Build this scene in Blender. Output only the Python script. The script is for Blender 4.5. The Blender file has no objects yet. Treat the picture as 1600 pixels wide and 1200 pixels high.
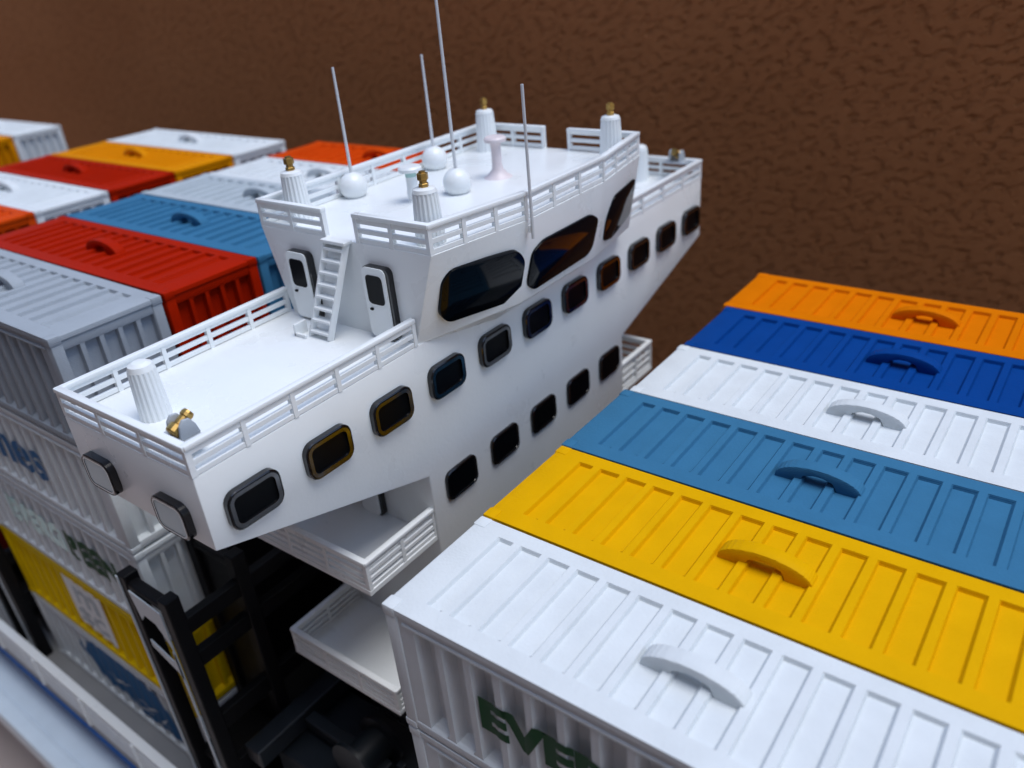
import bpy, bmesh, math, random
from mathutils import Vector, Matrix
random.seed(7)
R_ = math.radians
S = bpy.context.scene
COL = S.collection
S.unit_settings.system = 'METRIC'
S.unit_settings.scale_length = 0.0244          # 1 unit = width of one model container (24.4 mm)

# ------------------------------------------------------------------ camera
cam_d = bpy.data.cameras.new('camera'); cam = bpy.data.objects.new('camera', cam_d); COL.objects.link(cam)
RX = Vector((0.80284, 0.59031, -0.08355)); RY = Vector((0.22392, -0.42843, -0.87539)); RZ = Vector((-0.55255, 0.68409, -0.47614))
M = Matrix((RX, -RY, -RZ)).transposed().to_4x4(); M.translation = Vector((3.0421, -2.3098, 3.4288))
cam.matrix_world = M
cam_d.sensor_fit = 'HORIZONTAL'; cam_d.sensor_width = 36; cam_d.lens = 36 * 1266.73 / 1600
cam_d.clip_start = 0.02; cam_d.clip_end = 500
cam_d.dof.use_dof = True; cam_d.dof.focus_distance = 5.6; cam_d.dof.aperture_fstop = 0.48
S.camera = cam
# ------------------------------------------------------------------ world, sun, exposure
SUN_EL, SUN_AZ = 71.0, 16.0                       # azimuth measured from +X towards +Y
w = bpy.data.worlds.new('World'); S.world = w; w.use_nodes = True
nt = w.node_tree; nt.nodes.clear()
sky = nt.nodes.new('ShaderNodeTexSky'); sky.sky_type = 'NISHITA'; sky.sun_disc = False
sky.sun_elevation = R_(SUN_EL); sky.sun_rotation = R_(90 - SUN_AZ)
sky.air_density = 1.0; sky.dust_density = 0.6; sky.ozone_density = 1.0
bg = nt.nodes.new('ShaderNodeBackground'); bg.inputs['Strength'].default_value = 0.12
wo = nt.nodes.new('ShaderNodeOutputWorld')
nt.links.new(sky.outputs[0], bg.inputs[0]); nt.links.new(bg.outputs[0], wo.inputs[0])
sd = bpy.data.lights.new('sun', 'SUN'); sd.energy = 1.0; sd.angle = R_(36); sd.color = (1.0, 0.98, 0.95)
sun = bpy.data.objects.new('sun', sd); COL.objects.link(sun)
e, a = R_(SUN_EL), R_(SUN_AZ)
sun.rotation_euler = Vector((math.cos(e)*math.cos(a), math.cos(e)*math.sin(a), math.sin(e))).to_track_quat('Z', 'Y').to_euler()
S.view_settings.view_transform = 'Standard'; S.view_settings.look = 'None'
S.view_settings.exposure = 1.07; S.view_settings.gamma = 1.0

# ------------------------------------------------------------------ materials
def mat(name, rgb, rough=0.45, metal=0.0, spec=0.5, grain=0.0, gscale=60.0, mottle=0.0, mscale=3.0, coat=0.0, layers=0.0):
    m = bpy.data.materials.new(name); m.use_nodes = True
    t = m.node_tree; b = t.nodes['Principled BSDF']
    b.inputs['Base Color'].default_value = (*rgb, 1); b.inputs['Roughness'].default_value = rough
    b.inputs['Metallic'].default_value = metal; b.inputs['Specular IOR Level'].default_value = spec
    b.inputs['Coat Weight'].default_value = coat
    tc = t.nodes.new('ShaderNodeTexCoord')
    if mottle > 0:
        n = t.nodes.new('ShaderNodeTexNoise'); n.inputs['Scale'].default_value = mscale; n.inputs['Detail'].default_value = 6
        t.links.new(tc.outputs['Object'], n.inputs['Vector'])
        r = t.nodes.new('ShaderNodeMapRange'); r.inputs['From Min'].default_value = 0.3; r.inputs['From Max'].default_value = 0.7
        r.inputs['To Min'].default_value = 1 - mottle; r.inputs['To Max'].default_value = 1 + mottle * 0.4
        t.links.new(n.outputs['Fac'], r.inputs['Value'])
        mx = t.nodes.new('ShaderNodeMix'); mx.data_type = 'RGBA'; mx.blend_type = 'MULTIPLY'; mx.inputs['Factor'].default_value = 1
        mx.inputs['A'].default_value = (*rgb, 1)
        t.links.new(r.outputs[0], mx.inputs['B']); t.links.new(mx.outputs['Result'], b.inputs['Base Color'])
        r2 = t.nodes.new('ShaderNodeMapRange'); r2.inputs['To Min'].default_value = max(0.05, rough - 0.12); r2.inputs['To Max'].default_value = min(1, rough + 0.12)
        t.links.new(n.outputs['Fac'], r2.inputs['Value']); t.links.new(r2.outputs[0], b.inputs['Roughness'])
    prev = None
    if grain > 0:
        n = t.nodes.new('ShaderNodeTexNoise'); n.inputs['Scale'].default_value = gscale; n.inputs['Detail'].default_value = 3
        t.links.new(tc.outputs['Object'], n.inputs['Vector'])
        bp = t.nodes.new('ShaderNodeBump'); bp.inputs['Strength'].default_value = grain; bp.inputs['Distance'].default_value = 0.01
        t.links.new(n.outputs['Fac'], bp.inputs['Height']); prev = bp
    if layers > 0:                                    # fine print lines of the plastic
        wv = t.nodes.new('ShaderNodeTexWave'); wv.wave_type = 'BANDS'; wv.bands_direction = 'Z'
        wv.inputs['Scale'].default_value = 22; wv.inputs['Distortion'].default_value = 0.6; wv.inputs['Detail'].default_value = 2
        t.links.new(tc.outputs['Object'], wv.inputs['Vector'])
        bp = t.nodes.new('ShaderNodeBump'); bp.inputs['Strength'].default_value = layers; bp.inputs['Distance'].default_value = 0.006
        t.links.new(wv.outputs['Fac'], bp.inputs['Height'])
        if prev: t.links.new(prev.outputs[0], bp.inputs['Normal'])
        prev = bp
    if prev: t.links.new(prev.outputs[0], b.inputs['Normal'])
    return m
def plastic(name, rgb, rough=0.5, mottle=0.06): return mat(name, rgb, rough, spec=0.035, grain=0.25, gscale=45, mottle=mottle, mscale=4, layers=0.25)
WHITE = plastic('white plastic', (0.67, 0.715, 0.735))
SHIPW = mat('white bridge paint', (0.83, 0.865, 0.87), 0.30, grain=0.12, gscale=30, mottle=0.03, mscale=2)
YELLOW = plastic('yellow plastic', (0.72, 0.38, 0.001)); BLUE = plastic('steel blue plastic', (0.042, 0.165, 0.30))
DBLUE = plastic('royal blue plastic', (0.003, 0.05, 0.24)); ORANGE = plastic('orange plastic', (0.69, 0.175, 0.001))
RED = plastic('red plastic', (0.37, 0.012, 0.0003)); GREY = plastic('grey plastic', (0.34, 0.38, 0.42))
LGREY = plastic('light grey plastic', (0.43, 0.49, 0.53)); OREDM = plastic('orange red plastic', (0.60, 0.06, 0.003))
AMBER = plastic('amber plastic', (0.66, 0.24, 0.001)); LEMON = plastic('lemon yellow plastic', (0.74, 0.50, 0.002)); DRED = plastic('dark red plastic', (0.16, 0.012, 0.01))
BLACK = mat('black plastic', (0.005, 0.005, 0.006), 0.5, spec=0.15, grain=0.2, gscale=40, mottle=0.2)
GLOSSB = mat('gloss black', (0.004, 0.004, 0.005), 0.13, coat=0.3)
GLASS = mat('dark window', (0.002, 0.003, 0.005), 0.08, spec=0.14); PANE = mat('black pane', (0.0015, 0.002, 0.003), 0.3, spec=0.12)
CHROME = mat('smoked chrome rim', (0.30, 0.30, 0.31), 0.16, metal=1.0)
REFLPANE = mat('pane with painted reflection', (0.52, 0.66, 0.70), 0.2); PALEF = mat('pale door leaf and rim with painted reflection', (0.88, 0.92, 0.92), 0.3)  # pane and end-window rim carry a painted reflection; door leaves are pale
BRASS = mat('brass', (0.50, 0.32, 0.10), 0.38, metal=1.0, mottle=0.25, mscale=20)
WIRE = mat('white wire', (0.62, 0.64, 0.66), 0.35); STEELG = mat('grey bracket', (0.42, 0.46, 0.50), 0.4, mottle=0.1)
MINT = mat('mint plastic', (0.38, 0.60, 0.56), 0.4); PINK = mat('pinkish white plastic', (0.74, 0.66, 0.67), 0.4)
GREEN = mat('dark green lettering', (0.004, 0.06, 0.018), 0.5, spec=0.1); BLUEL = mat('blue lettering', (0.018, 0.12, 0.29), 0.45, spec=0.15)
SHEENL = mat('green lettering with painted sheen', (0.62, 0.92, 0.90), 0.25)  # mint tone is reflection painted into part of the green letters
STICK = mat('white sticker', (0.66, 0.70, 0.72), 0.35, mottle=0.08, mscale=8); STICKG = mat('grey print', (0.30, 0.38, 0.43), 0.4)
HULLB = mat('blue hull paint', (0.002, 0.075, 0.30), 0.5, spec=0.08, mottle=0.1); DECKG = mat('grey deck paint', (0.24, 0.24, 0.24), 0.6, grain=0.3, mottle=0.08)
BOARD = mat('pale board', (0.64, 0.75, 0.84), 0.4, grain=0.1, mottle=0.05); PLATE = mat('plate with painted sheen', (0.48, 0.54, 0.58), 0.35)  # plate grey is painted sheen on the black frame face
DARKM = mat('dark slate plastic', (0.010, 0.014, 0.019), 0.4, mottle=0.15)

def stucco():
    m = bpy.data.materials.new('brown stucco'); m.use_nodes = True
    t = m.node_tree; b = t.nodes['Principled BSDF']; b.inputs['Roughness'].default_value = 0.9; b.inputs['Specular IOR Level'].default_value = 0.05
    tc = t.nodes.new('ShaderNodeTexCoord')
    big = t.nodes.new('ShaderNodeTexNoise'); big.inputs['Scale'].default_value = 0.25; big.inputs['Detail'].default_value = 4
    fine = t.nodes.new('ShaderNodeTexNoise'); fine.inputs['Scale'].default_value = 9.0; fine.inputs['Detail'].default_value = 4; fine.inputs['Roughness'].default_value = 0.5; fine.inputs['Distortion'].default_value = 0.1
    mp = t.nodes.new('ShaderNodeMapping'); mp.vector_type = 'TEXTURE'; mp.inputs['Rotation'].default_value = (0, R_(-24), 0); mp.inputs['Scale'].default_value = (1.55, 1, 0.85)
    t.links.new(tc.outputs['Object'], mp.inputs['Vector']); t.links.new(mp.outputs[0], fine.inputs['Vector']); t.links.new(tc.outputs['Object'], big.inputs['Vector'])
    cr = t.nodes.new('ShaderNodeValToRGB')
    cr.color_ramp.elements[0].position = 0.3; cr.color_ramp.elements[0].color = (0.31, 0.113, 0.040, 1)
    cr.color_ramp.elements[1].position = 0.7; cr.color_ramp.elements[1].color = (0.41, 0.160, 0.060, 1)
    ad = t.nodes.new('ShaderNodeMath'); ad.operation = 'MULTIPLY_ADD'; ad.inputs[1].default_value = 0.5
    t.links.new(fine.outputs['Fac'], ad.inputs[0])
    h = t.nodes.new('ShaderNodeMath'); h.operation = 'MULTIPLY'; h.inputs[1].default_value = 0.5; t.links.new(big.outputs['Fac'], h.inputs[0])
    t.links.new(h.outputs[0], ad.inputs[2]); t.links.new(ad.outputs[0], cr.inputs[0]); t.links.new(cr.outputs[0], b.inputs['Base Color'])
    bp = t.nodes.new('ShaderNodeBump'); bp.inputs['Strength'].default_value = 1.0; bp.inputs['Distance'].default_value = 0.044
    pit = t.nodes.new('ShaderNodeMapRange'); pit.interpolation_type = 'SMOOTHSTEP'; pit.inputs['From Min'].default_value = 0.26; pit.inputs['From Max'].default_value = 0.52
    t.links.new(fine.outputs['Fac'], pit.inputs['Value']); t.links.new(pit.outputs[0], bp.inputs['Height']); t.links.new(bp.outputs[0], b.inputs['Normal'])
    return m
STUCCO = stucco()
BLOCKM = mat('grey brown sky block', (0.30, 0.225, 0.19), 0.9, spec=0.1, grain=0.4, gscale=4, mottle=0.1, mscale=0.5)
FLOORM = mat('beige floor', (0.58, 0.49, 0.45), 0.6, grain=0.3, gscale=3, mottle=0.2, mscale=0.6)

# ------------------------------------------------------------------ mesh helpers
def bm_box(bm, x0, x1, y0, y1, z0, z1, bev=0.0):
    t = bmesh.new(); bmesh.ops.create_cube(t, size=1)
    for v in t.verts: v.co = Vector((x0 + (v.co.x+.5)*(x1-x0), y0 + (v.co.y+.5)*(y1-y0), z0 + (v.co.z+.5)*(z1-z0)))
    if bev > 0: bmesh.ops.bevel(t, geom=t.edges[:], offset=bev, segments=2, affect='EDGES', profile=.5, clamp_overlap=True)
    merge(bm, t)
def merge(bm, t, mtx=None):
    me = bpy.data.meshes.new('tmp'); t.to_mesh(me); t.free()
    if mtx is not None: me.transform(mtx)
    bm.from_mesh(me); bpy.data.meshes.remove(me)
def bm_prism(bm, pts, off, bev=0.0):
    """polygon (3D, planar enough) pushed along off"""
    t = bmesh.new(); off = Vector(off)
    a = [t.verts.new(p) for p in pts]; b = [t.verts.new(Vector(p) + off) for p in pts]
    n = len(pts); t.faces.new(a[::-1]); t.faces.new(b)
    for i in range(n): t.faces.new((a[i], a[(i+1) % n], b[(i+1) % n], b[i]))
    bmesh.ops.recalc_face_normals(t, faces=t.faces[:])
    if bev > 0: bmesh.ops.bevel(t, geom=t.edges[:], offset=bev, segments=2, affect='EDGES', profile=.5, clamp_overlap=True)
    merge(bm, t)
def bm_lathe(bm, prof, seg=24, flutes=0, depth=0.0, at=(0, 0, 0), mtx=None):
    t = bmesh.new(); rings = []
    for r, z, f in [(p + (0,))[:3] for p in prof]:
        ring = []
        for i in range(seg):
            an = 2*math.pi*i/seg; rr = r
            if flutes and f: rr = r - depth * (1 if (i * flutes * 2 // seg) % 2 else 0)
            ring.append(t.verts.new((rr*math.cos(an), rr*math.sin(an), z)))
        rings.append(ring)
    for A, B in zip(rings, rings[1:]):
        for i in range(seg): t.faces.new((A[i], A[(i+1) % seg], B[(i+1) % seg], B[i]))
    if prof[0][0] > 1e-4: t.faces.new(rings[0][::-1])
    if prof[-1][0] > 1e-4: t.faces.new(rings[-1])
    bmesh.ops.remove_doubles(t, verts=t.verts[:], dist=1e-5); bmesh.ops.recalc_face_normals(t, faces=t.faces[:])
    merge(bm, t, (mtx or Matrix.Identity(4)) if mtx is not None else Matrix.Translation(at))
def bm_tube(bm, p, q, r0, r1=None, seg=10):
    p, q = Vector(p), Vector(q); d = q - p
    mt = d.to_track_quat('Z', 'Y').to_matrix().to_4x4(); mt.translation = p
    bm_lathe(bm, [(r0, 0), (r0 if r1 is None else r1, d.length)], seg, mtx=mt)
def bm_bar(bm, p, q, wd, ht, bev=0.0):
    """rectangular bar along p->q (horizontal-ish), wd sideways, ht upward"""
    p, q = Vector(p), Vector(q); d = (q-p); L = d.length; d.normalize()
    s = d.cross(Vector((0, 0, 1))).normalized() if abs(d.z) < .99 else Vector((1, 0, 0)); u = s.cross(d)
    t = bmesh.new(); bmesh.ops.create_cube(t, size=1)
    for v in t.verts: v.co = p + d*((v.co.x+.5)*L) + s*(v.co.y*wd) + u*(v.co.z*ht)
    bmesh.ops.recalc_face_normals(t, faces=t.faces[:])
    if bev > 0: bmesh.ops.bevel(t, geom=t.edges[:], offset=bev, segments=2, affect='EDGES', profile=.5, clamp_overlap=True)
    merge(bm, t)
def mesh_of(name, bm, smooth=False):
    me = bpy.data.meshes.new(name); bm.to_mesh(me); bm.free()
    if smooth:
        for f in me.polygons: f.use_smooth = True
        try: me.set_sharp_from_angle(angle=R_(35))
        except Exception: pass
    return me
def link(name, me, m=None, parent=None, loc=None, shared=False):
    o = bpy.data.objects.new(name, me); COL.objects.link(o)
    if m is not None:
        if shared:
            if not me.materials: me.materials.append(None)
            o.material_slots[0].link = 'OBJECT'; o.material_slots[0].material = m
        elif not me.materials: me.materials.append(m)
    if parent: o.parent = parent
    if loc is not None: o.location = loc
    return o
def part(name, bm, m, parent, smooth=False, loc=None): return link(name, mesh_of(name, bm, smooth), m, parent, loc)
def thing(name, label, cat, loc=(0, 0, 0), group=None, rz=0):
    o = bpy.data.objects.new(name, None); COL.objects.link(o); o.empty_display_size = .2
    o.location = loc; o.rotation_euler = (0, 0, rz); o['label'] = label; o['category'] = cat
    if group: o['group'] = group
    return o
def B(): return bmesh.new()

# ------------------------------------------------------------------ ground, wall, board
ZDECK = -4.37
gb = B(); bm_box(gb, -70, 40, -45, 10.3, -8.3, -8.0); g = part('ground', gb, FLOORM, None); g['kind'] = 'structure'
wb = B(); bm_box(wb, -60, 30, 10, 10.6, -8, 9)
wl = part('stucco_wall', wb, STUCCO, None); wl['label'] = 'rough dark brown stucco wall behind the model ship'; wl['category'] = 'wall'
wb = B(); bm_box(wb, -60, 30, -7.2, -6.6, -8, 15)  # unseen wall added to block sky light on the camera side
hw_ = part('sky_block_wall', wb, BLOCKM, None); hw_['label'] = 'plain light brown unseen wall added to block sky light'; hw_['category'] = 'wall'
bo = B(); bm_box(bo, -24, 9, -0.84, 7.2, -5.35, -5.0, .06)
board = part('display_board', bo, BOARD, None, True); board['label'] = 'pale board with a rounded rim under the model ship'; board['category'] = 'board'
rb = B(); bm_box(rb, -24, 9, -0.66, -0.62, -5.0, -4.985, .006); part('rim_bead', rb, BOARD, board, True)

# ------------------------------------------------------------------ hull
hull = thing('ship_hull', 'blue hull with grey deck and white railing carrying the containers', 'hull', (0, 0, 0))
hb = B(); xs0, xs1 = -22, 8
prof = [(-.425, ZDECK), (-.425, -4.50), (-.30, -5.0), (6.30, -5.0), (6.425, -4.50), (6.425, ZDECK)]
bm_prism(hb, [(xs0, y, z) for y, z in prof], (xs1-xs0, 0, 0)); part('hull_side', hb, HULLB, hull)
db = B(); bm_box(db, xs0+.02, xs1-.02, -.405, 6.40, ZDECK, ZDECK+.02); part('deck', db, DECKG, hull)
kb = B(); bm_box(kb, -3.36, -.0, .12, 6.2, ZDECK+.02, ZDECK+.30, .02); part('hatch_coaming', kb, BLACK, hull)
kb = B(); bm_box(kb, -7.72, -7.03, .1, 6.2, ZDECK+.02, ZDECK+.25, .02); part('hatch_coaming', kb, BLACK, hull)
cb = B(); bm_box(cb, .06, 7.3, 1.03, 5.95, ZDECK+.03, -1.1); part('tier_filler', cb, BLACK, hull)  # added light-blocking box in place of the unseen lower containers
rail_y = -.375; rz0 = ZDECK + .02
def long_rail(x0, x1, step, y, base, h, parent, bars, m, top_w=.075, posts=True, py=0.0):
    t = B(); bm_box(t, x0, x1, y-.012, y-.012+top_w, base+h-.045, base+h, .01); r = part('railing', t, m, parent)
    n = bars
    for i in range(n):
        z = base + .03 + (h-.09)*i/n
        t = B(); bm_box(t, x0, x1, y-.012, y+.012, z, z+.04); part('rail_bar', t, m, r)
    k = 0; x = x0
    t = B(); bm_box(t, -.020, .020, -.034, .024, 0, h-.03); me = mesh_of('post', t); me.materials.append(m)
    while x < x1:
        link('post', me, None, r, (x, y, base)); x += step
    return r
long_rail(-12.3, -1.5, 1.14, rail_y, rz0, .47, hull, 4, SHIPW, top_w=.105)

# ------------------------------------------------------------------ containers
CL, CW, CH, PITCH = 3.62, 1.0, 1.06, 1.08
def sheet(us, vs, depth):            # grid of (u, v, d)
    t = bmesh.new(); g = [[t.verts.new((u, v, depth(u, v))) for v in vs] for u in us]
    for i in range(len(us)-1):
        for j in range(len(vs)-1): t.faces.new((g[i][j], g[i+1][j], g[i+1][j+1], g[i][j+1]))
    return t
def inset_fn(segs, v0, v1, sv, d):
    """segs: list of (a,b,c,e): recess starts at a, full depth b..c, ends e"""
    def f(u, v):
        if v <= v0 or v >= v1: return 0.0
        k = 1.0
        for a, b_, c, e_ in segs:
            if a < u < e_:
                if u < b_: ku = (u-a)/(b_-a)
                elif u > c: ku = (e_-u)/(e_-c)
                else: ku = 1.0
                return -d*ku
        return 0.0
    return f
def panel(segs, u0, u1, v0, v1, va, vb, slope_v, d):
    us = sorted({round(x, 5) for s in segs for x in s} | {u0, u1}); vs = sorted({v0, va, va+slope_v, vb-slope_v, vb, v1})
    return sheet(us, vs, inset_fn(segs, va, vb, slope_v, d))
P = .215
roof_segs = [(.235, .245, .338, .357)] + [(.39+P*k+.026, .39+P*k+.036, .39+P*(k+1)-.046, .39+P*(k+1)-.026) for k in range(13)] + [(3.216, 3.236, 3.335, 3.37)]
side_segs = [(.198+P*k+.02, .198+P*k+.052, .198+P*(k+1)-.062, .198+P*(k+1)-.03) for k in range(15)]
end_segs = [(.105+.165*k, .112+.165*k, .105+.165*k+.120, .105+.165*k+.127) for k in range(5)]
SIDE_D = .085
def side_depth(x):
    return inset_fn(side_segs, -1, 2, .03, SIDE_D)(x, .5)
Y0, Y1 = .010, .990
def make_container_meshes():
    out = {}
    t = B()                                                # frame: posts, rails and corner castings
    for x0, x1 in ((0, .10), (CL-.10, CL)):
        for y0, y1 in ((Y0, .105), (.895, Y1)): bm_box(t, x0, x1, y0, y1, .0, CH-.035, .012)
    for y0, y1 in ((Y0+.002, .10), (.90, Y1-.002)):
        bm_box(t, .09, CL-.09, y0, y1, 0, .075, .012); bm_box(t, .09, CL-.09, y0+.016, y1-.016, CH-.11, CH-.036, .008); bm_box(t, .13, CL-.13, y0-.001, y1+.001, CH-.122, CH-.096, .010)
    for x0, x1 in ((.002, .09), (CL-.09, CL-.002)):
        bm_box(t, x0, x1, .10, .90, 0, .085, .012); bm_box(t, x0+.008, x1-.008, .10, .90, CH-.13, CH-.036, .008)
    bm_box(t, .05, CL-.05, .06, .94, .02, .05)
    for x in (-.006, CL-.094):
        for y in (Y0-.006, Y1-.094):
            bm_box(t, x, x+.10, y, y+.10, CH-.07, CH+.006, .012); bm_box(t, x, x+.10, y, y+.10, -.004, .06, .012)
    out['frame'] = mesh_of('container_frame', t, True)
    s = panel(roof_segs, .0, CL, Y0, Y1, .15, .875, .009, .029)      # roof sheet with pressed recesses
    bmesh.ops.recalc_face_normals(s, faces=s.faces[:])
    ed = [e for e in s.edges if e.is_boundary]
    r = bmesh.ops.extrude_edge_only(s, edges=ed)
    for v in [v for v in r['geom'] if isinstance(v, bmesh.types.BMVert)]: v.co.z -= .045
    r2 = [e for e in r['geom'] if isinstance(e, bmesh.types.BMEdge) and e.is_boundary]
    for v in s.verts: v.co.z += CH
    bmesh.ops.recalc_face_normals(s, faces=s.faces[:])
    big = [e for e in s.edges if len(e.link_faces) == 2 and e.calc_face_angle(0) > 1.2 and all(abs(v.co.z-CH) < 1e-4 for v in e.verts)
           and (abs(e.verts[0].co.y-e.verts[1].co.y) < 1e-5 and e.verts[0].co.y in (Y0, Y1) or abs(e.verts[0].co.x-e.verts[1].co.x) < 1e-5 and (e.verts[0].co.x < .001 or e.verts[0].co.x > CL-.001))]
    bmesh.ops.bevel(s, geom=big, offset=.016, segments=2, affect='EDGES', profile=.5)
    out['roof_panel'] = mesh_of('roof_panel', s, True)
    for nm, flip in (('near', False), ('far', True)):
        s = panel(side_segs, .09, CL-.09, .06, CH-.05, .075, CH-.10, .045, SIDE_D)
        for v in s.verts:
            u, vv, d = v.co; v.co = Vector((u, (Y0+.012-d) if not flip else (Y1-.012+d), vv))
        bmesh.ops.recalc_face_normals(s, faces=s.faces[:])
        if (s.faces[0].normal.y > 0) != flip: bmesh.ops.reverse_faces(s, faces=s.faces[:])
        out['side_' + nm] = mesh_of('side_panel', s)
        s = panel(end_segs, .09, .91, .07, CH-.05, .085, CH-.13, .02, .05)
        for v in s.verts:
            u, vv, d = v.co; v.co = Vector(((.014-d) if not flip else (CL-.014+d), u, vv))
        bmesh.ops.recalc_face_normals(s, faces=s.faces[:])
        if (s.faces[0].normal.x > 0) != flip: bmesh.ops.reverse_faces(s, faces=s.faces[:])
        out['end_' + nm] = mesh_of('end_panel', s)
    t = B()                                                # arched lid grip
    top = [(.30*math.cos(math.pi*i/14), .008 + .132*math.sin(math.pi*i/14)**.9 if 0 < i < 14 else .0) for i in range(15)]
    low = [(-.13, 0), (-.10, .062), (-.03, .082), (.03, .082), (.10, .062), (.13, 0)]
    pts = [(x, -.055, z) for x, z in top] + [(x, -.055, z) for x, z in low]
    bm_prism(t, pts, (0, .11, 0), .010)
    out['handle'] = mesh_of('handle', t, True)
    return out
CM = make_container_meshes()
def container(color, cname, label, x, y, z, group, handle=True, rz=0.0):
    t = thing(cname, label, 'container', (x, y, z), group, rz)
    for nm, key in (('frame', 'frame'), ('roof_panel', 'roof_panel'), ('side_panel', 'side_near'), ('side_panel', 'side_far'), ('end_panel', 'end_near'), ('end_panel', 'end_far')):
        link(nm, CM[key], color, t, shared=True)
    if handle: link('handle', CM['handle'], color, t, (CL/2, .5, CH-.034), shared=True)
    return t
def lettering(parent, text, x0, zbase, height, m, width=None, name='lettering', bold=.012):
    c = bpy.data.curves.new('txt', 'FONT'); c.body = text; c.size = 1; c.offset = bold; c.fill_mode = 'FRONT'
    o = bpy.data.objects.new('txt', c); COL.objects.link(o)
    dg = bpy.context.evaluated_depsgraph_get(); me = bpy.data.meshes.new_from_object(o.evaluated_get(dg))
    bpy.data.objects.remove(o); bpy.data.curves.remove(c)
    xs = [v.co.x for v in me.vertices]; ys = [v.co.y for v in me.vertices]
    sx = (width or height*len(text)*.8) / (max(xs)-min(xs)); sy = height / (max(ys)-min(ys))
    bm = bmesh.new(); bm.from_mesh(me); bpy.data.meshes.remove(me)
    mx, my = min(xs), min(ys)
    for v in bm.verts: v.co = Vector((x0 + (v.co.x-mx)*sx, 0, zbase + (v.co.y-my)*sy))
    conform(bm); return part(name, bm, m, parent)
def conform(bm, lift=.004, sag=.13):
    lo, hi = min(v.co.x for v in bm.verts), max(v.co.x for v in bm.verts)
    for s in side_segs:
        for x in s:
            if lo < x < hi: bmesh.ops.bisect_plane(bm, geom=bm.verts[:]+bm.edges[:]+bm.faces[:], plane_co=(x, 0, 0), plane_no=(1, 0, 0), dist=1e-5)
    for v in bm.verts: v.co.y = Y0 + .012 - side_depth(v.co.x)*sag - lift
    for f in bm.faces: f.normal_update()
    r = [f for f in bm.faces if f.normal.y > 0]
    if r: bmesh.ops.reverse_faces(bm, faces=r)
def patch(parent, pts, m, name, lift=.004):
    bm = bmesh.new(); bm.faces.new([bm.verts.new((x, 0, z)) for x, z in pts]); bmesh.ops.triangulate(bm, faces=bm.faces[:])
    conform(bm, lift); return part(name, bm, m, parent)
def jit(s=.008): return random.uniform(-s, s)

GR = 'containers beside the bridge front'
GL = 'containers stacked behind the bridge'
ztop = -CH
right = [(WHITE, 'white container with large dark green letters on its side, next to the yellow one', 0.0),
         (YELLOW, 'yellow container between the green-lettered white one and a steel blue one', 0.0),
         (BLUE, 'steel blue container between the bright yellow one and a plain white one', -.01),
         (WHITE, 'plain white container between the steel blue one and the royal blue one', .03),
         (DBLUE, 'royal blue container lying between a white one and an orange one', .05),
         (ORANGE, 'bright orange container at the far edge of its row, against the brown wall', .005)]
rc = []
for i, (m, lab, dx) in enumerate(right):
    rc.append(container(m, 'shipping_container', lab, dx, i, ztop + jit(.006), GR, rz=jit(.003)))
lettering(rc[0], 'EVERGREEN', .675, .39, .28, GREEN, 2.2, bold=.055)
container(WHITE, 'shipping_container', 'beige-white container directly beneath the green-lettered white one', 0.012, 0.0, ztop-PITCH, GR, handle=False)
container(GREY, 'shipping_container', 'grey container two levels below the green-lettered white one', 0.0, 0.0, ztop-2*PITCH, GR, handle=False)
container(WHITE, 'shipping_container', 'white container on the deck at the foot of the stack carrying green letters', 0.0, 0.0, ztop-3*PITCH, GR, handle=False)

XL = -7.0; ZL = 1.033 - CH
lrow = [(GREY, 'grey container on top of the left stack behind the railed wing'),
        (RED, 'red container between the top grey one and the steel blue one'),
        (BLUE, 'steel blue container between a red one and a light grey one, beside the wheelhouse'),
        (LGREY, 'light grey container between a steel blue one and a white one'),
        (WHITE, 'white container behind the corner of the roof rail, before an orange-red one'),
        (OREDM, 'orange-red container seen through the rail on the wheelhouse roof')]
for i, (m, lab) in enumerate(lrow):
    container(m, 'shipping_container', lab, XL + jit(), i, ZL + jit(), GL, rz=jit(.003))
t1 = container(WHITE, 'shipping_container', 'white container with blue letters just under the top grey one', XL, 0, ZL-PITCH, GL, False)
lettering(t1, 'lines', .95, .30, .50, BLUEL, 1.35, bold=.02)
t2 = container(WHITE, 'shipping_container', 'white container with green letters, part painted pale as sheen, above the yellow one with a sticker', XL+.01, 0, ZL-2*PITCH, GL, False)
lettering(t2, 'EVERG', .68, .36, .34, SHEENL, 1.27, bold=.07); lettering(t2, 'REEN', 2.0, .36, .34, GREEN, 1.02, bold=.06)  # first letters coloured pale for the reflection on the glossy green word
t3 = container(LEMON, 'shipping_container', 'dull yellow container with a white sticker in the left stack', XL, 0, ZL-3*PITCH, GL, False)
patch(t3, [(1.38, .22), (2.18, .17), (2.2, .90), (1.36, .92)], STICK, 'sticker')
lettering(t3, 'm', 1.55, .55, .26, STICKG, .5, 'print', bold=.02); lettering(t3, 'sc', 1.5, .25, .24, STICKG, .58, 'print', bold=.02)
for o in t3.children:
    if o.name.startswith('print'): o.location.y = -.003
t4 = container(WHITE, 'shipping_container', 'white container with a worn blue decal at the bottom of the left stack', XL, 0, ZL-4*PITCH, GL, False)
blob = [(1.05, .60), (1.2, .85), (1.7, .93), (2.3, .90), (2.75, .78), (2.95, .35), (2.9, .16), (2.55, .2), (2.2, .14), (1.8, .3), (1.45, .24), (1.2, .36)]
patch(t4, blob, BLUEL, 'decal'); patch(t4, [(.9, .62), (.98, .75), (1.02, .60), (.95, .5)], BLUEL, 'decal')
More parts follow.
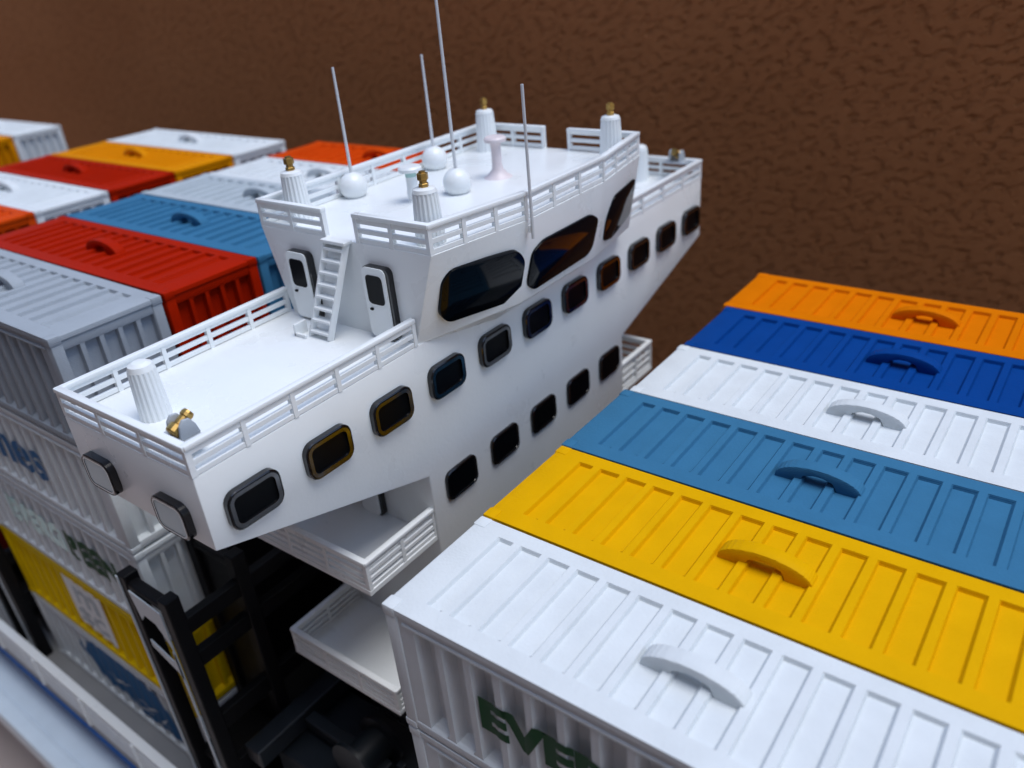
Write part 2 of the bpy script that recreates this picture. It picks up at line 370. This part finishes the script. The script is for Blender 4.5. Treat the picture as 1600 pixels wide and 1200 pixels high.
for pts in ([(1.5, .5), (1.75, .44), (2.05, .56), (1.75, .49)], [(2.1, .42), (2.4, .36), (2.6, .5), (2.4, .41)], [(1.9, .3), (2.2, .25), (2.45, .33), (2.2, .29)], [(2.55, .3), (2.75, .45), (2.62, .3), (2.72, .24)]):
    patch(t4, pts, STICK, 'scratch', .007)
container(WHITE, 'shipping_container', 'white container end just behind the wing, under the red one', XL+.01, 1, ZL-PITCH, GL, False)
container(WHITE, 'shipping_container', 'pale container end in shade above the yellow one in the frame', XL, 1, ZL-2*PITCH, GL, False)
container(GREY, 'shipping_container', 'grey container at the foot of the stack behind the lashing frame', XL, 1, ZL-4*PITCH, GL, False)

X2 = -11.42; Z2 = .995 - CH
row2 = [(1, OREDM, 'orange-red container at the left edge, before a white one'),
        (2, WHITE, 'white container between an orange-red one and a red one in the second row'),
        (3, RED, 'red container before the amber one in the second row'),
        (4, AMBER, 'amber container between the red one and the far white one'),
        (5, WHITE, 'white container at the far end of the second row, against the wall')]
for i, m, lab in row2: container(m, 'shipping_container', lab, X2 + jit(), i, Z2 + jit(), GL, rz=jit(.003))
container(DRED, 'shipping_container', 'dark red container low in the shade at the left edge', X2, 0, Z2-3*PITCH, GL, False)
container(WHITE, 'shipping_container', 'white container under the white one of the second row', X2, 2, Z2-PITCH, GL, False)
for i, m, lab in ((1, GREY, 'grey container under the orange-red one at the left edge'), (3, WHITE, 'white container under the red one of the second row'),
                  (4, GREY, 'grey container under the amber one of the second row'), (5, GREY, 'grey container under the far white one of the second row')):
    container(m, 'shipping_container', lab, X2, i, Z2-PITCH, GL, False)
for x0, y0, y1, zt in ((XL, 2.03, 5.97, ZL-.012), (X2, 1.03, 5.97, Z2-PITCH-.012), (X2, .04, .97, Z2-3*PITCH-.012), (-15.05-CL, 4.03, 5.97, .87-CH-.012)):
    t = B(); bm_box(t, x0+.06, x0+CL-.06, y0, y1, ZDECK+.03, zt); part('tier_filler', t, BLACK, hull)  # plain boxes stand in for the unseen tiers beneath, as support
X3 = -15.05 - CL
container(AMBER, 'shipping_container', 'amber container farthest away at the left edge', X3, 4, .87-CH, GL)
container(WHITE, 'shipping_container', 'white container farthest away beside the amber one', X3, 5, .89-CH, GL)

# ------------------------------------------------------------------ bridge superstructure
ship = thing('ship_bridge', 'white ship bridge with railed wings and two rows of black windows', 'ship bridge', (-1.65, 3, ZDECK))
def sp(name, bm, m=SHIPW, parent=None, smooth=False):
    o = link(name, mesh_of(name, bm, smooth), m); o.parent = parent or ship
    o.matrix_parent_inverse = Matrix.Identity(4)
    if (parent or ship) is ship: o.location = (1.65, -3, -ZDECK)
    return o
XF, XB, ZW = -.907, -2.40, .87
t = B()
wing = [(-.43, ZW), (-.43, .33), (1.42, -.26), (1.42, ZDECK+.02), (4.52, ZDECK+.02), (4.52, -.335), (6.40, .19), (6.40, ZW)]
bm_prism(t, [(XB, y, z) for y, z in wing], (XF-XB, 0, 0), .012)
sp('wing_body', t, smooth=True)
# wheelhouse
mir = lambda v: (v[0], 6.02 - v[1], v[2])
top_f = [(-.66, 1.53, 1.60), (-.50, 2.45, 1.60)]; top_f += [mir(v) for v in top_f[::-1]]
mid_f = [(-.93, 1.53, .872), (-.632, 2.45, .90), (-.632, 3.57, .90), (-.79, 4.49, .88)]
low_f = [(-.92, 1.53, .86), (-.915, 2.45, .70)]; low_f += [mir(v) for v in low_f[::-1]]
tb = [(-2.50, 1.53, 1.60), mir((-2.50, 1.53, 1.60))]; mb_ = [(-2.32, 1.53, .872), mir((-2.32, 1.53, .872))]; lb = [(-2.31, 1.53, .86), mir((-2.31, 1.53, .86))]
t = B()
def ring(l): return [t.verts.new(p) for p in l]
rt, rm, rl = ring(top_f + tb[::-1]), ring(mid_f + mb_[::-1]), ring(low_f + lb[::-1])
t.faces.new(rt); t.faces.new(rl[::-1])
for A, C_ in ((rm, rt), (rl, rm)):
    for i in range(6): t.faces.new((A[i], A[(i+1) % 6], C_[(i+1) % 6], C_[i]))
bmesh.ops.recalc_face_normals(t, faces=t.faces[:])
bmesh.ops.bevel(t, geom=t.edges[:], offset=.014, segments=3, affect='EDGES', profile=.5, clamp_overlap=True)
wheel = sp('wheelhouse', t, smooth=True)

def rounded(w, h, r, seg=5, cx=0, cy=0):
    pts = []
    for sx, sy, a0 in ((1, 1, 0), (-1, 1, 90), (-1, -1, 180), (1, -1, 270)):
        for i in range(seg+1):
            an = R_(a0 + 90*i/seg); pts.append((cx + sx*(w/2-r) + r*math.cos(an), cy + sy*(h/2-r) + r*math.sin(an)))
    return pts
def ring_mesh(loops):
    """loops: list of (pts2d, depth) joined into a band; z = depth"""
    t = bmesh.new(); L = [[t.verts.new((x, y, d)) for x, y in pts] for pts, d in loops]
    for A, C_ in zip(L, L[1:]):
        n = len(A)
        for i in range(n): t.faces.new((A[i], A[(i+1) % n], C_[(i+1) % n], C_[i]))
    return t, L
def window_meshes(w, h, r, proud, lip, rec):
    t, L = ring_mesh([(rounded(w, h, r), 0), (rounded(w, h, r), proud-.008), (rounded(w-.016, h-.016, r-.008), proud),
                      (rounded(w-.036, h-.036, r-.016), proud-.002), (rounded(w-2*lip, h-2*lip, max(r-lip, .02)), proud-.003), (rounded(w-2*lip-.004, h-2*lip-.004, max(r-lip, .02)), proud-rec)])
    bmesh.ops.recalc_face_normals(t, faces=t.faces[:]); f = mesh_of('window', t, True)
    t, L = ring_mesh([(rounded(w-.034, h-.034, r-.015), proud-.0005), (rounded(w-2*lip-.003, h-2*lip-.003, max(r-lip, .02)), proud-.0015)])
    bmesh.ops.recalc_face_normals(t, faces=t.faces[:])
    if t.faces[0].normal.z < 0: bmesh.ops.reverse_faces(t, faces=t.faces[:])
    rim = mesh_of('rim', t)
    t = bmesh.new(); pts = rounded(w-2*lip, h-2*lip, max(r-lip, .02))
    t.faces.new([t.verts.new((x, y, proud-rec+.001)) for x, y in pts]); g = mesh_of('pane', t)
    return f, g, rim
WU = window_meshes(.405, .285, .085, .048, .043, .022); WLO = window_meshes(.395, .285, .07, .028, .026, .008); WE = window_meshes(.35, .265, .075, .056, .028, .006)
def put_window(meshes, pos, rot, fm, gm, label=None, rim=None):
    f = link('window', meshes[0], fm, None, shared=True); f.parent = ship
    f.matrix_local = Matrix.Translation(Vector(pos) - Vector((-1.65, 3, ZDECK))) @ rot
    g = link('pane', meshes[1], gm, f, shared=True)
    if rim: link('rim', meshes[2], rim, f, shared=True)
    if label: f['label'] = label
    return f
ROT_FX = Matrix(((0, 0, 1, 0), (1, 0, 0, 0), (0, 1, 0, 0), (0, 0, 0, 1)))          # u->Y v->Z n->+X
ROT_NY = Matrix(((1, 0, 0, 0), (0, 0, -1, 0), (0, 1, 0, 0), (0, 0, 0, 1)))          # n->-Y
ROT_PY = Matrix(((-1, 0, 0, 0), (0, 0, 1, 0), (0, 1, 0, 0), (0, 0, 0, 1)))          # n->+Y
for i in range(11): put_window(WU, (XF+.001, 3 + (i-5)*.62, .525 - .012*i*.55), ROT_FX, GLOSSB, PANE, rim=CHROME)
for i in range(5): put_window(WLO, (XF+.001, 3 + (i-2)*.610, -.475 - .011*i), ROT_FX, GLOSSB, PANE)
for x, z in ((-2.07, .525), (-1.245, .488)):
    f = put_window(WE, (x, -.431, z), ROT_NY, GLOSSB, REFLPANE, 'window with a bright reflection painted on its rim and pane', PALEF)
    put_window(WE, (x, 6.401, z-.1), ROT_PY, GLOSSB, GLASS)
# wheelhouse windows (glossy panels on the raked facets)
def soften(pts, r):
    out = []; V = [Vector(p) for p in pts]; n = len(V)
    for i in range(n):
        a, b, c = V[i-1], V[i], V[(i+1) % n]
        p = b + (a-b).normalized()*min(r, (a-b).length*.45); q = b + (c-b).normalized()*min(r, (c-b).length*.45)
        for k in range(5):
            u = k/4; out.append(p*(1-u)**2 + b*2*u*(1-u) + q*u*u)
    return out
def normal_of(pts):
    n = Vector(); V = [Vector(p) for p in pts]
    for a, b in zip(V, V[1:]+V[:1]): n += a.cross(b)
    return n.normalized()
def facet_window(pts, c):
    pts = soften(pts, .055)
    n = normal_of(pts)

    if n.x < 0: n = -n
    C0 = sum((Vector(p) for p in pts), Vector())/len(pts)
    pts = [Vector(p) - n*(Vector(p)-C0).dot(n) for p in pts]
    t = B(); bm_prism(t, [p - n*.03 for p in pts], n*.048, .012)
    o = sp('bridge_window', t, GLASS, wheel, True); return o
W1 = [(-.684, 1.734, 1.431), (-.546, 2.356, 1.389), (-.557, 2.444, 1.28), (-.633, 2.451, 1.018), (-.67, 2.388, .945), (-.811, 1.766, .98), (-.805, 1.678, 1.072), (-.725, 1.661, 1.357)]
W2 = [(-.542, 2.673, 1.369), (-.543, 3.40, 1.366), (-.557, 3.535, 1.289), (-.606, 3.50, 1.044), (-.618, 3.43, .982), (-.622, 2.605, .959), (-.606, 2.499, 1.043), (-.553, 2.538, 1.309)]
facet_window(W1, 0); facet_window(W2, 0); facet_window([(-.597, 3.88, 1.383), (-.68, 4.40, 1.40), (-.70, 4.44, 1.357), (-.752, 4.42, 1.045), (-.69, 3.96, .957), (-.645, 3.74, 1.0), (-.61, 3.74, 1.21)], 0)
# doors
def door(x, y, z0, wd, ht, parent, m=SHIPW):
    t = B(); bm_prism(t, [(x+u, y, z0+ht/2+v) for u, v in rounded(wd, ht, .05, 4)], (0, -.05, 0)); d = sp('door_frame', t, GLOSSB, parent)
    if parent is ship: pass
    t = B(); bm_prism(t, [(x-.012+u, y-.050, z0+ht/2+v) for u, v in rounded(wd-.03, ht-.012, .045, 4)], (0, -.012, 0), .003); lf = link('door_leaf', mesh_of('door_leaf', t), PALEF, parent)
    if parent is ship: lf.location = (1.65, -3, -ZDECK)
    t = B(); bm_prism(t, [(x-.012+u, y-.0615, z0+ht*.69+v) for u, v in rounded(wd*.62, ht*.40, .035, 4)], (0, -.004, 0)); gl = link('door_glass', mesh_of('door_glass', t), PANE, parent)
    if parent is ship: gl.location = (1.65, -3, -ZDECK)
    t = B(); bm_box(t, x-wd*.32, x-wd*.22, y-.078, y-.061, z0+ht*.40, z0+ht*.43, .003); h = link('door_handle', mesh_of('door_handle', t), BLACK, parent)
    if parent is ship: h.location = (1.65, -3, -ZDECK)
door(-2.06, 1.53, .885, .27, .57, wheel); door(-1.20, 1.53, .885, .27, .57, wheel)
door(-1.62, 1.42, -.86, .25, .52, ship)
# railings
def rail_path(pts, h=.22, m=SHIPW, parent=None, seg=.4, bars=2, offs=(0, 0, 0), closed_ends=(True, True), top_w=.055, curb=True):
    """one railing following a polyline: a top rail, bars and posts"""
    t = B(); pts = [Vector(p) + Vector(offs) for p in pts]
    pts_dz = 0.0
    for p, q in zip(pts, pts[1:]):
        d = (q-p).normalized()*.018; bm_bar(t, p - d + Vector((0, 0, h-.018-pts_dz)), q + d + Vector((0, 0, h-.018-pts_dz)), top_w, .036, .008)
        pts_dz += .0025
    r = sp('railing', t, m, parent, True)
    for i in range(bars + (1 if curb else 0)):
        z = .018 + i * (h-.05) / (bars + .35)
        t = B()
        for k, (p, q) in enumerate(zip(pts, pts[1:])): bm_bar(t, p + Vector((0, 0, z+.002*k)), q + Vector((0, 0, z+.002*k)), .028, .036, .004)
        link('rail_bar', mesh_of('rail_bar', t), m, r)
    for k, (p, q) in enumerate(zip(pts, pts[1:])):
        L = (q-p).length; n = max(1, round(L/seg)); d = (q-p)/n
        ang = math.atan2(d.y, d.x)
        for i in range(n+1):
            if i == n and k < len(pts)-2: continue
            t = B(); c = p + d*i
            bm_box(t, -.0165, .0165, -.020, .020, 0, h-.03); ob = link('post', mesh_of('post', t), m, r, c); ob.rotation_euler = (0, 0, ang)
    return r
rail_path([(XF-.016, 1.50, ZW), (XF-.016, -.41, ZW), (XB+.02, -.41, ZW), (XB+.02, 1.52, ZW)], seg=.42)
rail_path([(XF-.016, 4.53, ZW), (XF-.016, 6.38, ZW), (XB+.02, 6.38, ZW), (XB+.02, 4.51, ZW)], seg=.42)
zr = 1.60
rail_path([(-1.38, 1.55, zr), (-.68, 1.55, zr), (-.52, 2.45, zr), (-.52, 3.57, zr), (-.68, 4.47, zr), (-1.42, 4.47, zr)], seg=.36)
rail_path([(-1.74, 1.55, zr), (-2.48, 1.55, zr), (-2.48, 4.47, zr), (-1.73, 4.47, zr)], seg=.40)
# balconies
def balcony(x0, x1, y0, y1, zt, h, name='balcony', near=True):
    t = B(); bm_box(t, x0, x1, y0, y1, zt-h-.05, zt-h, .006); o = sp(name, t)
    yo, yi = (y0+.022, y1) if near else (y1-.022, y0)
    r = rail_path([(x0+.022, yi, zt-h), (x0+.022, yo, zt-h), (x1-.022, yo, zt-h), (x1-.022, yi, zt-h)], h, SHIPW, o, seg=.42, bars=3)
    return o
balcony(-2.33, -.925, .63, 1.42, -.575, .28)
balcony(-2.20, -.86, .61, 1.42, -1.90, .25)
balcony(-2.33, -.925, 4.52, 5.22, -.69, .33, near=False)
# ladder from the wing deck to the roof
t = B(); topc, botc = Vector((-1.575, 1.50, 1.60)), Vector((-1.70, 1.27, ZW)); hw = Vector((.105, 0, 0))
bm_bar(t, botc+hw, topc+hw, .03, .05, .006); bm_bar(t, botc-hw, topc-hw, .03, .05, .006)
lad = sp('ladder', t, smooth=True)
for i in range(8):
    c = botc.lerp(topc, (i+.55)/8.2); t = B(); bm_box(t, c.x-.10, c.x+.10, c.y-.035, c.y+.035, c.z-.010, c.z+.010, .003)
    link('tread', mesh_of('tread', t), SHIPW, lad)
t = B(); bm_box(t, topc.x-.13, topc.x+.13, 1.45, 1.54, 1.585, 1.612, .006); link('ladder_landing', mesh_of('ladder_landing', t), SHIPW, lad)
t = B(); bm_box(t, -1.93, -1.80, 1.20, 1.225, ZW, ZW+.03, .006); bm_box(t, -1.93, -1.905, 1.20, 1.32, ZW, ZW+.10, .006); link('ladder_foot', mesh_of('ladder_foot', t), SHIPW, lad)

# ------------------------------------------------------------------ roof equipment
def bollard(label, x, y, z, nozzle=True, rot=0):
    o = thing('deck_lamp', label, 'deck lamp', (x, y, z), 'ribbed white lamp posts on the bridge', rot)
    t = B(); bm_lathe(t, [(.098, 0, 1), (.078, .345, 1), (.078, .35, 0), (.070, .372, 0), (.045, .382, 0), (0, .384, 0)] if nozzle else
                      [(.105, 0, 1), (.090, .34, 1), (.088, .35, 0), (.076, .385, 0), (.045, .402, 0), (0, .405, 0)], 72, 18, .0045)
    part('ribbed_column', t, SHIPW, o)
    if nozzle:
        t = B(); bm_lathe(t, [(.032, 0), (.032, .022), (.025, .028), (.025, .042), (.036, .05), (.036, .09), (.022, .094), (.022, .104), (0, .104)], 6); b = part('brass_tip', t, BRASS, o, loc=(0, 0, .382))
        t = B(); bm_tube(t, (.012, -.012, .38), (.004, -.004, .41), .006); part('wire', t, WIRE, o)
    if nozzle: o.scale = (1.14, 1.14, 1.05)
    return o
bollard('ribbed lamp post with brass tip at the roof corner above the ladder', -2.29, 1.77, zr)
bollard('ribbed lamp post with brass tip at the roof corner over the widest near windowpane', -.86, 1.76, zr)
bollard('ribbed lamp post with brass tip at the back far roof corner by the pink vent', -2.27, 4.24, zr)
bollard('ribbed lamp post with brass tip at the front far roof corner beside the rail gap', -.82, 4.24, zr)
bollard('plain ribbed white post with rounded top on the near wing deck', -1.80, -.10, ZW, False)
bollard('plain ribbed white post with rounded top on the far wing deck', -1.55, 6.12, ZW, False)
def yoke(label, x, y, z, sgn):
    o = thing('searchlight', label, 'searchlight', (x, y, z), 'searchlights on the bridge wings'); o.scale = (.84, .84, .84)
    t = B(); bm_box(t, -.17, .17, -.085, .085, 0, .03, .008); part('bracket_base', t, STEELG, o)
    for dx in (-.075, .075):
        t = B(); pts = [(dx-.014, -.075, .03), (dx-.014, .09, .03), (dx-.014, .07, .11), (dx-.014, .035, .17), (dx-.014, -.02, .18), (dx-.014, -.055, .14)]
        bm_prism(t, pts, (.028, 0, 0), .006); part('bracket_cheek', t, STEELG, o, True)
    mt = Matrix.Translation((0, .075*-sgn, .165)) @ Vector((0, sgn*1.0, -.55)).to_track_quat('Z', 'Y').to_matrix().to_4x4()
    t = B(); bm_lathe(t, [(.04, -.02), (.048, 0), (.048, .025), (.040, .035), (.040, .10), (.055, .11), (.058, .165), (.05, .18), (.036, .18), (.030, .15), (0, .15)], 12, mtx=mt); part('lamp_barrel', t, BRASS, o)
    return o
yoke('grey bracketed brass searchlight at the corner of the near wing', -1.21, -.25, ZW+.09, -1)
yoke('grey bracketed brass searchlight at the corner of the far wing', -1.16, 6.27, ZW+.19, 1)
def radome(label, x, y, h, r=.122):
    o = thing('radome_antenna', label, 'antenna', (x, y, zr), 'ball antennas on the roof')
    t = B(); pr = [(r*.62, 0)] + [(r*math.cos(R_(an)), .088 + r*math.sin(R_(an))) for an in range(-50, 86, 9)] + [(0, .088+r)]
    bm_lathe(t, pr, 28); part('dome', t, SHIPW, o, True)
    t = B(); bm_tube(t, (0, 0, .19), (0, 0, h), .0145, .011, 10); part('whip', t, WIRE, o, True)
radome('ball antenna with whip nearest the ladder corner of the roof', -2.36, 2.45, 1.065)
radome('ball antenna with whip at the back rail, farthest from the ladder', -2.30, 3.46, 1.02)
radome('ball antenna with the tallest whip in the middle of the roof', -1.52, 2.86, 1.75)
o = thing('whip_antenna', 'thin white whip antenna standing against the outside of the front roof rail', 'antenna', (-.462, 2.45, 1.46))
t = B(); bm_tube(t, (0, 0, 0), (0, 0, 1.11), .0125, .011); part('whip', t, WIRE, o, True)
t = B(); bm_box(t, -.03, -.012, -.02, .02, .05, .10); part('clip', t, SHIPW, o)
def vent(label, x, y, h, stem, base, capm, basem):
    o = thing('mushroom_vent', label, 'vent', (x, y, zr), 'mushroom vents on the roof')
    t = B(); bm_lathe(t, [(base, 0), (base*.75, .02), (.052, .07), (.045, .12), (.045, h-.06)], 24); part('stem', t, stem, o, True)
    t = B(); bm_lathe(t, [(.046, h-.09), (.048, h-.055)], 24); part('collar', t, basem, o, True)
    t = B(); bm_lathe(t, [(.05, h-.055), (.098, h-.045), (.10, h-.02), (.085, h-.004), (0, h)], 28); part('cap', t, capm, o, True)
vent('mushroom vent with a mint green collar on the roof behind a brass-tipped post', -1.72, 2.52, .30, SHIPW, .055, SHIPW, MINT)
vent('pinkish mushroom vent with a flared foot on the far half of the roof', -1.50, 3.40, .36, PINK, .13, PINK, PINK)

# ------------------------------------------------------------------ lashing bridges
def lashing(label, xa, xb, ztop_, panels, name='lashing_bridge'):
    o = thing(name, label, 'lashing bridge', ((xa+xb)/2, 3, ZDECK+.02)); off = Vector(((xa+xb)/2, 3, ZDECK+.02))
    def lp(nm, bm, m, par=o, smooth=False):
        ob = link(nm, mesh_of(nm, bm, smooth), m, par)
        if par is o: ob.location = -off
        return ob
    zb = ZDECK + .03
    for y in panels:
        t = B()
        for x0, x1, zt in ((xa, xa+.13, ztop_), (xb-.13, xb, ztop_)):
            bm_box(t, x0, x1, y+.01, y+.15, zb, zt, .012)
        bm_box(t, xa+.11, xb-.11, y+.02, y+.13, ztop_-.16, ztop_-.07, .02)
        if y > 0: bm_box(t, xa+.02, xb-.02, y+.06, y+.09, zb, ztop_-.12)
        fr = lp('end_frame', t, BLACK)
        if y < 0:
            f = y + .008                                  # black face painted pale for its sheen, with lens-shaped slot and diagonal brace
            t = B(); bm_box(t, xa+.0, xa+.03, f-.012, f, zb, ztop_-.02); lp('sheen_edge_strip', t, PLATE, fr)
            t = B(); bm_box(t, xb-.17, xb-.135, f-.012, f, zb, ztop_-.62); lp('sheen_edge_strip', t, PLATE, fr)
            t = B(); zt = ztop_-.12
            bm_prism(t, [(xa+.16, f, zt), (xb-.135, f, zt-.04), (xb-.135, f, zt-.50), (xb-.20, f, zt-.36), (xb-.30, f, zt-.24), (xa+.30, f, zt-.22), (xa+.22, f, zt-.32)], (0, -.012, 0)); lp('sheen_gusset', t, PLATE, fr)
            t = B(); bm_prism(t, [(xb-.136, f, zt-.50), (xb-.136, f, zt-.85), (xb-.20, f, zt-.78), (xa+.22, f, zt-.64), (xa+.22, f, zt-.56), (xb-.22, f, zt-.66), (xb-.18, f, zt-.6)], (0, -.012, 0)); lp('sheen_brace', t, PLATE, fr)
    for z, hh in ((-1.53, .17), (-1.93, .17), (-2.75, .20), (-3.4, .2)):
        t = B(); bm_box(t, xb-.12, xb-.02, panels[0]+.12, 6.0, z-hh/2, z+hh/2, .012); lp('crossbeam', t, BLACK)
    t = B(); bm_box(t, xa+.05, xb-.05, panels[0]+.1, 6.0, -3.62, -3.55, .01); lp('walkway', t, BLACK)
    t = B(); bm_box(t, xa+.03, xa+.06, .62, 6.0, zb, ztop_-.03); lp('dark_filler', t, BLACK)  # added black sheet that darkens the gap and hides container ends
    return o
lashing('black lashing frame with a slotted end plate painted pale as sheen between the stacks and the bridge tower', -3.37, -2.60, -1.16, (-.20, .47, 1.5, 2.5, 3.5, 4.5, 5.5))
lashing('black lashing frame in the gap beyond the left stack', -7.74, -7.04, -1.75, (-.20, .9, 1.9, 2.9, 3.9, 4.9))

# ------------------------------------------------------------------ dark machinery on deck beneath the balconies
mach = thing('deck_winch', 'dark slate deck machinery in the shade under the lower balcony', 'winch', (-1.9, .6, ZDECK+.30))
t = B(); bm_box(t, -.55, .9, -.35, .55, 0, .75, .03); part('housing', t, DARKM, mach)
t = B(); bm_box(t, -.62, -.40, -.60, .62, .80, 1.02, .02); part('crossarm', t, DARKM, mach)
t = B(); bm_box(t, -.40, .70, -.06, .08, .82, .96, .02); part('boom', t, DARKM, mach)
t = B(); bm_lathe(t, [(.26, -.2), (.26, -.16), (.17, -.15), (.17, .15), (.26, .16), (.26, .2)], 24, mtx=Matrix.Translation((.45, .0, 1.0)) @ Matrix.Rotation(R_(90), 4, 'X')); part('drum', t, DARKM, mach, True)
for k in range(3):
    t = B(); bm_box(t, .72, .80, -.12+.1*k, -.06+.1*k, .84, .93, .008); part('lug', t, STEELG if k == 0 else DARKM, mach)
